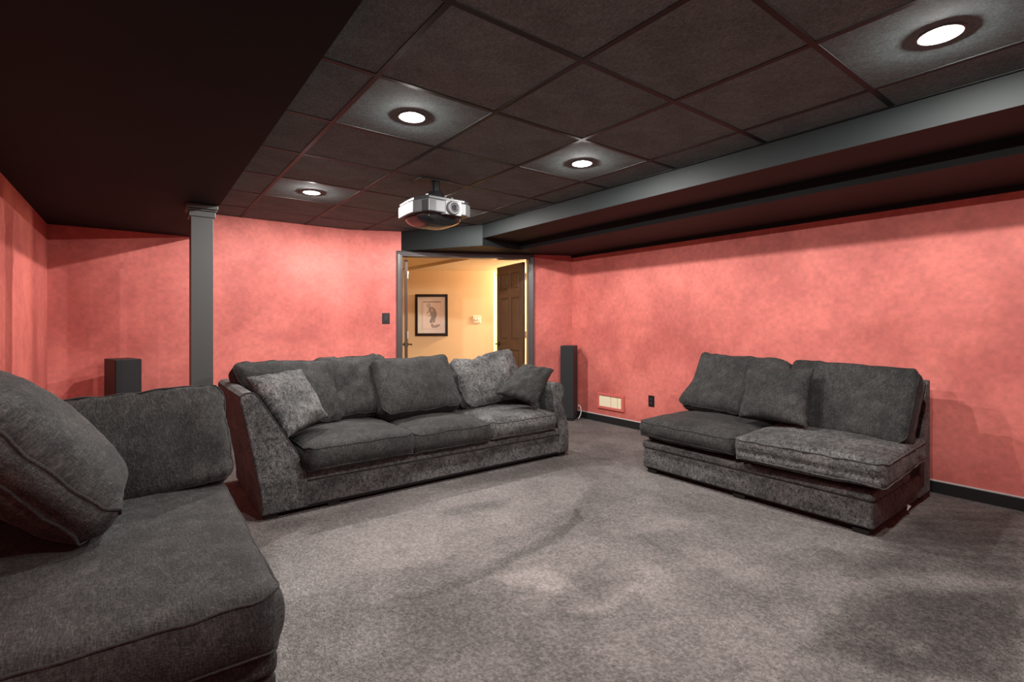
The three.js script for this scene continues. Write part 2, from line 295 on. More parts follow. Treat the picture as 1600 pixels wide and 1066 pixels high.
// suspended ceiling: tiles and T-bars
const ceiling = sgroup('ceiling', 'black suspended ceiling of square felted tiles', 'ceiling');
{
  mesh('ceiling_deck', prism([[WALL_L - WT, WALL_F - WT], [WALL_R + WT, WALL_F - WT], [WALL_R + WT, CORNER[1] + 0.1], [FOLD[0], WALL_B + WT], [WALL_L - WT, WALL_B + WT]], TOP, TOP + 0.08), M.under, ceiling);
  const xs = [EDGE_L, 0.8158, 1.4254, 2.035, 2.6446, X1], z0 = 0.807, T = 0.6096, zs = [];
  for (let k = -5; k <= 8; k++) zs.push(z0 + T * k);
  zs[0] = WALL_F; zs[zs.length - 1] = WALL_B; zs.length = zs.findIndex(v => v >= WALL_B - 0.001) + 1;
  const side = ([x, z]) => (x - FOLD[0]) * dw[1] - (z - FOLD[1]) * dw[0];   // >0 inside the room
  const clip = (pts) => { const out = []; for (let i = 0; i < pts.length; i++) { const a = pts[i], b = pts[(i + 1) % pts.length], sa = side(a), sb = side(b); if (sa >= 0) out.push(a); if ((sa >= 0) !== (sb >= 0)) { const t = sa / (sa - sb); out.push([a[0] + (b[0] - a[0]) * t, a[1] + (b[1] - a[1]) * t]); } } return out; };
  let n = 0;
  for (let i = 0; i < xs.length - 1; i++) for (let j = 0; j < zs.length - 1; j++) {
    const pts = clip([[xs[i], zs[j]], [xs[i + 1], zs[j]], [xs[i + 1], zs[j + 1]], [xs[i], zs[j + 1]]]); if (pts.length < 3) continue;
    const lamp = LAMP_SPOTS.find(([x, z]) => x > xs[i] && x < xs[i + 1] && z > zs[j] && z < zs[j + 1]);
    const s = new THREE.Shape(pts.map(p => new THREE.Vector2(...p)));
    if (lamp) { const h = new THREE.Path(); h.absarc(lamp[0], lamp[1], 0.062, 0, Math.PI * 2, true); s.holes.push(h); }
    const g = new THREE.ExtrudeGeometry(s, { depth: 0.016, bevelEnabled: false, curveSegments: 20 }); g.rotateX(-Math.PI / 2); g.translate(0, CEIL + 0.002, 0);
    metreUV(g, 0.61, (n * 0.37) % 1, (n * 0.61) % 1);
    mesh('ceiling_tile', g, M.tile, ceiling); n++;
  }
  const W = 0.012, y0 = CEIL - 0.002, y1 = CEIL + 0.004;
  for (const x of xs.slice(1, 5)) { const ze = x < FOLD[0] ? WALL_B : FOLD[1] + dw[1] / dw[0] * (x - FOLD[0]); mesh('main_runner', rb(x - W, x + W, y0, y1, WALL_F, ze - 0.004), M.grid, ceiling); }
  for (const z of zs.slice(1, -1)) for (let i = 0; i < xs.length - 1; i++) {
    let xe = xs[i + 1] - (i < 4 ? W : 0); if (z > CORNER[1]) xe = Math.min(xe, FOLD[0] + (z - FOLD[1]) * dw[0] / dw[1] - 0.01);
    const xb = xs[i] + (i ? W : 0); if (xe - xb > 0.02) mesh('cross_tee', rb(xb, xe, y0, y1, z - W, z + W), M.grid, ceiling);
  }
  mesh('edge_angle', rb(X1 - 0.02, X1, y0 - 0.001, y1, WALL_F, Z2), M.grid, ceiling);
}

// column with a moulded capital
{
  const g = sgroup('column', 'black square column with a moulded capital under the soffit', 'column', [0.357, 0, -4.075]);
  mesh('shaft', rbox(-0.066, 0.066, 0, SOFFIT_L - 0.001, -0.066, 0.066, 0.003, 2), M.column, g);
  mesh('capital', rbox(-0.078, 0.078, SOFFIT_L - 0.085, SOFFIT_L - 0.045, -0.078, 0.078, 0.004, 2), M.column, g);
  mesh('capital', rbox(-0.086, 0.086, SOFFIT_L - 0.043, SOFFIT_L - 0.034, -0.086, 0.086, 0.003, 2), M.column, g);
  mesh('capital', rbox(-0.092, 0.092, SOFFIT_L - 0.030, SOFFIT_L - 0.001, -0.092, 0.092, 0.004, 2), M.column, g);
}

// ------------------------------------------------------------------ room beyond the doorway (cx to the right, cz away from the camera)
const CY = Math.cos(YAW), SY = Math.sin(YAW);
const camXZ = (cx, cz) => [CY * cx + SY * cz, -SY * cx + CY * cz];
const HZ = 7.9, HC = 1.975;
{
  const at = (cx, cz) => { const [X, Z] = camXZ(cx, cz); return [X, 0, -Z]; }, turn = -YAW;
  const hw = (name, label, cx0, cx1, cz0, cz1, y0 = 0, y1 = 2.2, m = M.hall) => { const g = box(cx0, cx1, y0, y1, -cz1, -cz0); const o = mesh(name, metreUV(g), m); o.rotation.y = turn; structure(o, label, name.startsWith('floor') ? 'floor' : name.startsWith('ceiling') ? 'ceiling' : 'wall'); return o; };
  hw('wall_hall_back', 'warm yellow wall with the framed picture beyond the doorway', -3.0, -0.29, HZ, HZ + 1.1);
  hw('wall_hall_far', 'bright yellow far wall beside the open brown door', -0.29, 2.6, 8.95, 9.05);
  hw('wall_hall_left', 'yellow side wall left beyond the doorway', -3.1, -3.0, 5.9, 9.05);
  hw('wall_hall_right', 'yellow side wall right beyond the doorway', 2.5, 2.6, 6.75, 8.95);
  hw('ceiling_hall', 'pale yellow ceiling beyond the doorway', -3.0, 2.6, 5.75, 9.05, 2.2, 2.26, M.hallCeil);
  hw('floor_hall', 'floor of the room beyond the doorway', -3.1, 2.7, 5.3, 9.2, -0.08, -0.002, M.carpet);
  // dropped part of that ceiling, its edge running along the main room's depth
  const e0 = camXZ(-1.66, 7.9), e1 = camXZ(-0.43, 6.35);
  const out = [[e0[0], e0[1]], [e1[0], e1[1]]];
  const u = [e1[0] - e0[0], e1[1] - e0[1]], a = [e0[0] - u[0] * 0.05, e0[1] - u[1] * 0.05], b = [e1[0] + u[0] * 0.18, e1[1] + u[1] * 0.18];
  const r0 = camXZ(2.5, 8.95), r1 = camXZ(2.5, 6.9), r2 = camXZ(-0.29, 7.9), r3 = camXZ(-0.29, 8.95);
  structure(mesh('trim_6', prism([a, b, camXZ(0.6, 6.35), r1, r0, r3, r2], HC, 2.2), M.hallCeil), 'dropped yellow ceiling part beyond the doorway', 'soffit');
  const k0 = camXZ(-3.0, 7.9);
  structure(mesh('trim_7', prism([[FOLD[0] + 0.1, FOLD[1] + 0.16], [b[0] - 0.05, b[1]], [a[0] - 0.05, a[1]], k0], HC + 0.035, 2.2), M.hallCeil), 'slightly higher yellow ceiling part beyond the doorway', 'soffit');
}

// ------------------------------------------------------------------ doors
function doorLeaf(name, label, hinge, dir, width, faceSign) {
  const g = sgroup(name, label, 'door', [hinge[0], 0, -hinge[1]], Math.atan2(dir[1], dir[0]));
  const H = 1.885, th = 0.036, y0 = 0.012, w = width;
  // local: x from hinge to free edge, thickness along z
  const st = 0.095, ms = 0.085, pw = (w - 2 * st - ms) / 2;
  const rails = [[y0, 0.22], [0.80, 0.92], [1.46, 1.56], [H - 0.11, H]];
  for (const x of [0, st + pw, w - st]) { const ww = x === st + pw ? ms : st; mesh('stile', rbox(x, x + ww, y0, H, -th / 2, th / 2, 0.003, 2), M.doorWood, g); }
  for (const [a, b] of rails) for (const x of [st, st + pw + ms]) mesh('rail', metreUV(box(x, x + pw, a, b, -th / 2, th / 2)), M.doorWood, g);
  for (let k = 0; k < 3; k++) for (const x of [st, st + pw + ms]) {
    const a = rails[k][1], b = rails[k + 1][0];
    mesh('panel', rbox(x - 0.001, x + pw + 0.001, a - 0.001, b + 0.001, -0.006, 0.006, 0.002, 1), M.doorWood, g);
    mesh('panel', rbox(x + 0.022, x + pw - 0.022, a + 0.022, b - 0.022, -0.015, 0.015, 0.008, 2), M.doorWood, g);
  }
  const hd = new THREE.Group(); hd.name = 'handle'; g.add(hd);
  for (const s of [-1, 1]) {
    const ro = cyl(0.026, 0.028, 0.01, 20); ro.rotateX(Math.PI / 2); ro.translate(w - 0.06, 0.86, s * (th / 2 + 0.005)); mesh('rosette', ro, M.bronze, hd);
    const sp = cyl(0.009, 0.009, 0.045, 12); sp.rotateX(Math.PI / 2); sp.translate(w - 0.06, 0.86, s * (th / 2 + 0.03)); mesh('spindle', sp, M.bronze, hd);
    mesh('lever', tube([[w - 0.06, 0.86, s * (th / 2 + 0.05)], [w - 0.10, 0.862, s * (th / 2 + 0.052)], [w - 0.16, 0.855, s * (th / 2 + 0.048)]], 0.0085, 12, 8), M.bronze, hd);
  }
  for (const y of [0.25, 0.95, 1.66]) { mesh('hinge', rbox(-0.012, 0.012, y, y + 0.09, faceSign * (th / 2) - 0.008, faceSign * (th / 2) + 0.008, 0.003, 2), M.steel, g); }
  return g;
}
doorLeaf('door_1', 'dark brown six panel door standing open beyond the doorway', [3.775, 4.755], [0.11, 0.70], 0.705, 1);
doorLeaf('door_2', 'brown door seen edge on at the left of the doorway', [2.531, 5.42], [2.531, 5.42], 0.70, 1);

// ------------------------------------------------------------------ things in the room beyond
{
  const onWall = (px, y, off = 0) => { const cx = (px - 800) / FOCAL * HZ, [X, Z] = camXZ(cx, HZ - off); return [X, y, -Z]; };
  const hY = py => EYE - (py - 505.6) * HZ / FOCAL, k = HZ / FOCAL;
  const W = 51 * k, H = 65 * k;
  const pic = thing('picture_frame', 'black framed pencil figure drawing on the yellow wall beyond the doorway', 'picture', onWall(674.5, hY(492.5) - H / 2), -YAW);
  const fw = 0.042;
  const fr = new THREE.Group(); fr.name = 'frame'; pic.add(fr);
  mesh('frame_bar', rbox(-W / 2, W / 2, 0, fw, 0.001, 0.03, 0.004, 2), M.frame, fr); mesh('frame_bar', rbox(-W / 2, W / 2, H - fw, H, 0.001, 0.03, 0.004, 2), M.frame, fr);
  mesh('frame_bar', rbox(-W / 2, -W / 2 + fw, fw, H - fw, 0.001, 0.03, 0.004, 2), M.frame, fr); mesh('frame_bar', rbox(W / 2 - fw, W / 2, fw, H - fw, 0.001, 0.03, 0.004, 2), M.frame, fr);
  mesh('mat_board', box(-W / 2 + fw, W / 2 - fw, fw, H - fw, 0.001, 0.012), M.mat, pic);
  const c = document.createElement('canvas'); c.width = 256; c.height = 384; const x = c.getContext('2d');
  x.fillStyle = '#efe2d6'; x.fillRect(0, 0, 256, 384); x.strokeStyle = '#cdbdb4'; x.lineWidth = 3; x.strokeRect(4, 4, 248, 376);
  x.fillStyle = '#a69c97'; x.fillRect(6, 8, 244, 14);
  const blob = (col, pts) => { x.fillStyle = col; x.beginPath(); pts.forEach(([a, b], i) => i ? x.lineTo(a, b) : x.moveTo(a, b)); x.closePath(); x.fill(); };
  x.strokeStyle = '#a99f9c'; x.lineWidth = 8; x.beginPath(); x.arc(84, 58, 22, 0, 7); x.stroke(); blob('#c4b9b3', [[70, 50], [98, 50], [98, 70], [72, 72]]);
  blob('#a39b97', [[82, 88], [128, 78], [172, 108], [192, 160], [196, 190], [180, 226], [110, 196], [96, 150]]);
  blob('#9a928e', [[108, 186], [188, 196], [182, 236], [150, 256], [128, 300], [96, 296], [100, 262], [118, 224]]);
  blob('#a0968f', [[150, 250], [176, 236], [172, 280], [156, 300], [142, 292]]);
  blob('#d4c9c2', [[112, 104], [138, 112], [146, 140], [122, 146]]);
  x.strokeStyle = '#a39b97'; x.lineWidth = 12; x.beginPath(); x.moveTo(94, 110); x.lineTo(80, 150); x.lineTo(58, 176); x.stroke();
  x.lineWidth = 7; x.beginPath(); x.moveTo(62, 204); x.lineTo(92, 202); x.lineTo(112, 180); x.stroke();
  blob('#b0a5a0', [[112, 316], [136, 300], [152, 334], [200, 320], [242, 314], [232, 344], [188, 366], [128, 364]]);
  blob('#a39893', [[116, 326], [138, 320], [142, 346], [122, 350]]);
  const t = new THREE.CanvasTexture(c); t.colorSpace = THREE.SRGBColorSpace;
  const pr = new THREE.PlaneGeometry(W * 0.57, H * 0.68); pr.translate(0.01 * W, H * 0.5, 0.0135); mesh('print', pr, S({ map: t, roughness: 0.8 }), pic);
  const sw = thing('light_switch', 'cream double light switch plate on the yellow wall beyond the doorway', 'light switch', onWall(745, hY(499)), -YAW);
  mesh('plate', rbox(-0.06, 0.06, -0.058, 0.058, 0.0005, 0.008, 0.004, 2), M.cream, sw);
  for (const s of [-1, 1]) mesh('toggle', rbox(s * 0.023 - 0.006, s * 0.023 + 0.006, -0.012, 0.012, 0.006, 0.018, 0.003, 2), M.white, sw);
  // warm lamp of that room, beside the doorway
  const [LX, LZ] = camXZ(0.75, 7.75);
  const lamp = thing('hall_ceiling_lamp', 'warm round ceiling lamp in the yellow room beyond the doorway', 'ceiling lamp', [LX, HC, -LZ]);
  mesh('lamp_base', (() => { const g = cyl(0.12, 0.13, 0.025, 32); g.translate(0, -0.0135, 0); return g; })(), M.bronze, lamp);
  mesh('lamp_globe', (() => { const g = new THREE.SphereGeometry(0.11, 32, 16, 0, Math.PI * 2, Math.PI / 2, Math.PI / 2); g.scale(1, 0.75, 1); g.translate(0, -0.027, 0); return g; })(), M.hallBulb, lamp);
  const pl = new THREE.PointLight(HALL_COLOUR, HALL_CD); pl.position.set(0, -0.07, 0); pl.castShadow = true; pl.shadow.radius = 4; lamp.add(pl);
}

// ------------------------------------------------------------------ recessed ceiling lamps
const lampLabels = ['recessed ceiling lamp nearest the back wall and column', 'recessed ceiling lamp hidden behind the hanging projector', 'recessed ceiling lamp in the tile left of the ceiling middle', 'recessed ceiling lamp beside the stepped soffit near the projector', 'recessed ceiling lamp above the camera', 'large near recessed ceiling lamp with black ring at upper right'];
LAMP_SPOTS.forEach(([x, z], i) => {
  const l = thing('recessed_lamp', lampLabels[i], 'ceiling lamp', [x, CEIL, -z], 0, 'recessed lamps in the tile ceiling');
  const ring = new THREE.LatheGeometry([[0.052, 0.001], [0.054, -0.0015], [0.059, -0.0025], [0.064, -0.0015], [0.0665, 0.0005]].map(p => new THREE.Vector2(...p)), 40); mesh('trim_ring', ring.scale(1.12, 1, 1.12), M.ring, l);
  const can = new THREE.LatheGeometry([[0.0, 0.1], [0.036, 0.1], [0.047, 0.06], [0.052, 0.0005], [0.0545, 0.0005], [0.05, 0.062], [0.039, 0.102], [0, 0.102]].map(p => new THREE.Vector2(...p)), 32); mesh('can', can.scale(1.12, 1, 1.12), M.can, l);
  const bulb = new THREE.LatheGeometry([[0.0, -0.010], [0.02, -0.008], [0.036, -0.002], [0.046, 0.006], [0.0495, 0.014], [0.041, 0.04], [0.018, 0.078], [0, 0.078]].map(p => new THREE.Vector2(...p)), 32); mesh('bulb', bulb.scale(1.12, 1, 1.12), M.bulb, l);
  const p = new THREE.PointLight(LAMP_COLOUR, LAMP_CD); p.position.set(0, 0.0035, 0); p.castShadow = true; p.shadow.radius = 0.65; l.add(p);
});

// ------------------------------------------------------------------ soft furnishings
// boxed cushion: x width, y height, z thickness; returns geometry and a mapper for its pipings
function cushion({ w, h, d, r = 0.035, crown = 0.03, bulge = 0.012, wrinkle = 0.004, seed = 1, nx = 30, ny = 26, nz = 8, deform = null, uvScale = 0.6 }) {
  const g = new THREE.BoxGeometry(2, 2, 2, nx, ny, nz), p = g.attributes.position, uv = new Float32Array(p.count * 2), n0 = g.attributes.normal;
  const map = (x, y, z) => {                       // x,y,z in -1..1
    x = Math.sin(x * Math.PI / 2); y = Math.sin(y * Math.PI / 2);
    const hw = w / 2, hh = h / 2, hd = d / 2; let X = x * hw, Y = y * hh, Z = z * hd;
    const rr = 0.055, qx = clamp(X, -hw + rr, hw - rr), qy = clamp(Y, -hh + rr, hh - rr); // rounded corners in plan
    let dx = X - qx, dy = Y - qy; const l = Math.hypot(dx, dy); const m = Math.max(Math.abs(dx), Math.abs(dy));
    if (l > 1e-6) { X = qx + dx / l * m; Y = qy + dy / l * m; }
    const ex = Math.min(1, Math.abs(X) / hw), ey = Math.min(1, Math.abs(Y) / hh), edge = Math.max(ex, ey);
    // round off towards the seam
    const dist = Math.min(hw - Math.abs(X), hh - Math.abs(Y));
    if (Math.abs(z) > 0.98) { const k = clamp(1 - dist / r, 0, 1); Z -= Math.sign(z) * r * 0.35 * k * k; Z += Math.sign(z) * crown * Math.pow(Math.max(0, 1 - ex * ex), 0.6) * Math.pow(Math.max(0, 1 - ey * ey), 0.6); }
    else Z *= 1 - 0.35 * r / hd * 1.0;
    const b = bulge * (1 - z * z) * smooth(0.7, 1, edge); if (l > 1e-6 || edge > 0.97) { if (ex >= ey) X += Math.sign(X) * b; if (ey >= ex) Y += Math.sign(Y) * b; }
    const f = wrinkle * (sx3(X * 5 + seed * 7, Y * 5, z * 0.8 + seed) + 0.6 * sx3(X * 13 + seed, Y * 9, z + seed * 3) + 0.5 * edge * edge * sx3(X * 26 + seed, Y * 26, z * 0.6 + seed));
    Z += f * (Math.abs(z) > 0.98 ? Math.sign(z) : 0.4); X += f * 0.7; Y += f * 0.5;
    return deform ? deform(X, Y, Z) : [X, Y, Z];
  };
  for (let i = 0; i < p.count; i++) {
    const a = p.getX(i), b = p.getY(i), c = p.getZ(i), m = map(a, b, c), fx = Math.abs(n0.getX(i)), fy = Math.abs(n0.getY(i));
    const sxx = Math.sin(a * Math.PI / 2) * w / 2, syy = Math.sin(b * Math.PI / 2) * h / 2, szz = c * d / 2;
    let u = sxx, v = syy; if (fx > 0.5) { u = szz + 0.2; } else if (fy > 0.5) { v = szz + 0.1; }
    uv[2 * i] = u / uvScale + seed * 0.31; uv[2 * i + 1] = v / uvScale + seed * 0.17;
    p.setXYZ(i, ...m);
  }
  g.setAttribute('uv', new THREE.BufferAttribute(uv, 2)); smoothNormals(g);
  const rim = (s) => { const pts = [], N = 22; const add = (a, b) => pts.push(new THREE.Vector3(...map(a, b, s * 0.985)).lerp(new THREE.Vector3(...map(a, b, s)), 0.5)); for (let k = 0; k < N; k++) add(-1 + 2 * k / N, -1); for (let k = 0; k < N; k++) add(1, -1 + 2 * k / N); for (let k = 0; k < N; k++) add(1 - 2 * k / N, 1); for (let k = 0; k < N; k++) add(-1, 1 - 2 * k / N); return pts; };
  return { g, rim };
}
function addCushion(parent, name, mat, opt, pos, rot, top = false, rims = [1, -1]) {
  const { g, rim } = cushion(opt); const m = mesh(name, g, mat, parent, top); m.position.set(...pos); m.rotation.set(...rot, 'YXZ');
  for (const s of rims) mesh('piping', metreUV(tube(rim(s), 0.0045, 176, 6, true), 0.6), mat, m);
  return m;
}
// knife-edge throw pillow with pointed corners
function throwPillow({ s, h = s, t = 0.09, seed = 1, n = 40, pinch = 0.07, wrinkle = 0.006, deform = null }) {
  const gs = [];
  for (const sd of [1, -1]) {
    const g = new THREE.PlaneGeometry(2, 2, n, n), p = g.attributes.position, uv = g.attributes.uv;
    for (let i = 0; i < p.count; i++) {
      let a = p.getX(i) * sd, b = p.getY(i); a = Math.sin(a * Math.PI / 2); b = Math.sin(b * Math.PI / 2);
      const x = a * s / 2 * (1 - pinch * (1 - b * b) * a * a), y = b * h / 2 * (1 - pinch * (1 - a * a) * b * b);
      const k = Math.pow(Math.max(0, (1 - a * a) * (1 - b * b)), 0.42), edge = Math.max(Math.abs(a), Math.abs(b));
      const rad = Math.atan2(b, a) * 4, wr = wrinkle * (sx3(x * 3 + seed * 5, y * 3, sd) * 1.2 + sx3(rad * 2.2, edge * 1.5 + seed, seed * 2) * edge) * Math.min(1, k * 2.5);
      const pos = [x, y, sd * (t * k) + wr * sd + 0.006 * sx3(x * 4, y * 4, seed)];
      p.setXYZ(i, ...(deform ? deform(...pos) : pos)); uv.setXY(i, x * 0.44 / 0.6 + seed * 0.23, y * 0.44 / 0.6 + seed * 0.41);
    }
    gs.push(g);
  }
  return smoothNormals(mergeGeometries(gs));
}
function foot(parent, x, z) { mesh('foot', rbox(x - 0.04, x + 0.04, 0, 0.05, z - 0.04, z + 0.04, 0.006, 2), M.foot, parent); }
// upholstered box frame: front panel, rail above it, dark deck, back
function softPrism(pts, depth, r, scale = 0.6) {    // outline in x,y extruded along z, rounded edge
  const s = new THREE.Shape(pts.map(p => new THREE.Vector2(...p)));
  const g = new THREE.ExtrudeGeometry(s, { depth: depth - 2 * r, bevelEnabled: true, bevelSize: r, bevelThickness: r, bevelSegments: 4, bevelOffset: -r, curveSegments: 8 });
  g.translate(0, 0, r); return metreUV(g, scale);
}
function fabBox(x0, x1, y0, y1, z0, z1, r, ou = 0, ov = 0) { const g = new RoundedBoxGeometry(x1 - x0, y1 - y0, z1 - z0, 4, r); g.translate((x0 + x1) / 2, (y0 + y1) / 2, (z0 + z1) / 2); return metreUV(g, 0.6, ou, ov); }
function smoothCurve(pts, n = 40) { const c = new THREE.CatmullRomCurve3(pts.map(([x, y]) => new THREE.Vector3(x, y, 0)), false, 'catmullrom', 0.5); return c.getPoints(n).map(v => [v.x, v.y]); }

// --- long three-seat sofa facing the camera side; local x = X - 1.75, local z = 3.55 - Z
{
  const s = thing('three_seat_sofa', 'long charcoal chenille three seat sofa standing in front of the doorway', 'sofa', [1.75, 0, -3.55]);
  const L = (X) => X - 1.75, F0 = 0.45, B0 = -0.52;
  mesh('base', fabBox(L(0.80), L(2.86), 0.04, 0.186, B0 + 0.04, F0 - 0.008, 0.014, 0.1, 0.3), M.fabB, s);
  mesh('front_rail', fabBox(L(0.80), L(2.86), 0.186, 0.246, B0 + 0.04, F0, 0.022, 0.5, 0.1), M.fabB, s);
  mesh('back_frame', fabBox(L(0.62), L(2.84), 0.05, 0.70, B0, B0 + 0.20, 0.05, 0.2, 0.6), M.fabB, s);
  // left arm: leans outward, wedge shaped front
  const la = [[0.565, 0.035], [0.562, 0.12], [0.553, 0.19], [0.531, 0.31], [0.492, 0.51], [0.452, 0.70], [0.455, 0.722], [0.475, 0.738], [0.505, 0.742], [0.528, 0.735], [0.56, 0.69], [0.62, 0.59], [0.69, 0.475], [0.745, 0.385], [0.785, 0.31], [0.81, 0.245], [0.815, 0.19], [0.815, 0.035]].map(([a, b]) => [L(a), b]);
  const arm = softPrism(la, 0.93, 0.012); arm.translate(0, 0, -0.48); mesh('arm', arm, M.fabB, s);
  const edge = la.slice(6, 16).map(([x, y]) => new THREE.Vector3(x, y, F0 - 0.006)); mesh('piping', metreUV(tube(edge, 0.005, 60, 6), 0.6), M.fabA, s);
  mesh('piping', metreUV(tube([[L(0.455), 0.724, F0 - 0.01], [L(0.452), 0.724, 0.1], [L(0.452), 0.722, -0.42]], 0.005, 24, 6), 0.6), M.fabA, s);
  // right arm: sock arm with a rolled top
  const ra = smoothCurve([[2.845, 0.035], [2.842, 0.20], [2.825, 0.30], [2.795, 0.40], [2.782, 0.50], [2.782, 0.575], [2.80, 0.622], [2.835, 0.632], [2.873, 0.615], [2.895, 0.575], [2.893, 0.525], [2.877, 0.495], [2.875, 0.475], [2.895, 0.42], [2.925, 0.35], [2.948, 0.28], [2.955, 0.20], [2.955, 0.035]], 60).map(([a, b]) => [L(a), b]);
  const rg = softPrism(ra, 0.93, 0.012); rg.translate(0, 0, -0.48); mesh('arm', rg, M.fabB, s);
  mesh('piping', metreUV(tube(ra.slice(6, 40).map(([x, y]) => new THREE.Vector3(x, y, F0 - 0.007)), 0.004, 80, 6), 0.6), M.fabB, s);
  for (const x of [0.62, 0.98, 2.9]) for (const z of [F0 - 0.075, B0 + 0.08]) foot(s, L(x), z);
  mesh('dust_cover', box(L(0.60), L(2.92), 0.028, 0.042, B0 + 0.03, F0 - 0.02), M.under, s);
  // seat cushions: thickness is vertical
  const seat = (X0, X1, y, front, depth, seed, mat, tilt = 0, th = 0.135, crown = 0.035) => addCushion(s, 'seat_cushion', mat, { w: X1 - X0, h: depth, d: th, seed, crown, bulge: 0.018, wrinkle: 0.0035 }, [L((X0 + X1) / 2), y + th / 2, front - depth / 2], [-Math.PI / 2, 0, tilt]);
  seat(0.785, 1.475, 0.262, F0 + 0.075, 0.80, 3, M.fabA, 0.012, 0.145, 0.04);
  seat(1.478, 2.125, 0.248, F0 + 0.045, 0.78, 5, M.fabA, 0, 0.14, 0.045);
  seat(2.128, 2.79, 0.252, F0 + 0.035, 0.78, 7, M.fabB, 0, 0.135, 0.045);
  // back cushions, leaning back
  const back = (X, y, Z, w, h, d, lean, yaw, roll, seed, mat, opt = {}) => addCushion(s, 'back_cushion', mat, { w, h, d, seed, crown: 0.05, bulge: 0.012, wrinkle: 0.007, r: 0.05, ...opt }, [L(X), y, 3.55 - Z], [-lean, yaw, roll]);
  back(0.83, 0.635, 3.66, 0.66, 0.47, 0.16, 0.55, 0.12, -0.03, 12, M.fabA, { wrinkle: 0.008, deform: (x, y, z) => [x < 0 ? x * (1 - 0.5 * smooth(0.2, -0.2, y)) : x, y, z] });
  back(1.30, 0.645, 3.72, 0.55, 0.47, 0.15, 0.55, -0.05, 0.03, 19, M.fabA, { wrinkle: 0.012 });
  back(1.75, 0.63, 3.60, 0.66, 0.46, 0.17, 0.60, 0.0, 0.02, 23, M.fabA, { wrinkle: 0.006 });
  back(2.50, 0.615, 3.66, 0.66, 0.46, 0.16, 0.60, -0.03, 0.06, 31, M.fabB, { wrinkle: 0.011, deform: (x, y, z) => [x, y + 0.05 * smooth(-0.1, 0.33, x) * smooth(0, 0.2, y) - 0.03 * Math.exp(-Math.pow((x + 0.12) / 0.07, 2)) * smooth(0.05, 0.2, y), z] });
}
function pillow(label, opt, corners, lift, mat) {     // corners [X, y, Z]: top left, top right, bottom right, bottom left
  const [a, b, c, d] = corners.map(([X, y, Z]) => new THREE.Vector3(X, y, -Z)), mid = a.clone().add(b).add(c).add(d).multiplyScalar(0.25);
  const ex = b.clone().add(c).sub(a).sub(d).normalize(), up = a.clone().add(b).sub(c).sub(d), ez = new THREE.Vector3().crossVectors(ex, up).normalize(), ey = new THREE.Vector3().crossVectors(ez, ex);
  const basis = new THREE.Matrix4().makeBasis(ex, ey, ez), inv = basis.clone().invert(), L = [a, b, c, d].map(v => v.clone().sub(mid).applyMatrix4(inv));
  const deform = (x, y, z) => { const u = x + 0.5, v = 0.5 - y, q = (k) => (L[0][k] * (1 - u) + L[1][k] * u) * (1 - v) + (L[3][k] * (1 - u) + L[2][k] * u) * v; return [q('x'), q('y'), q('z') + z]; };
  const m = mesh('throw_pillow', throwPillow({ s: 1, deform, ...opt }), mat, scene, true); tag(m, label, 'pillow', 'throw pillows on the sofas');
  m.quaternion.setFromRotationMatrix(basis); m.position.copy(mid).addScaledVector(ez, lift); return m;
}
pillow('square charcoal throw pillow leaning on the sloping arm of the long sofa', { t: 0.08, seed: 4, wrinkle: 0.008 }, [[0.529, 0.801, 3.42], [0.903, 0.816, 3.62], [1.012, 0.507, 3.36], [0.707, 0.461, 3.12]], 0.0, M.fabB);
pillow('square charcoal throw pillow against the rolled arm of the long sofa', { t: 0.075, seed: 9, wrinkle: 0.006 }, [[2.735, 0.775, 3.45], [2.912, 0.73, 3.24], [2.616, 0.462, 3.13], [2.352, 0.556, 3.34]], 0.0, M.fabA);

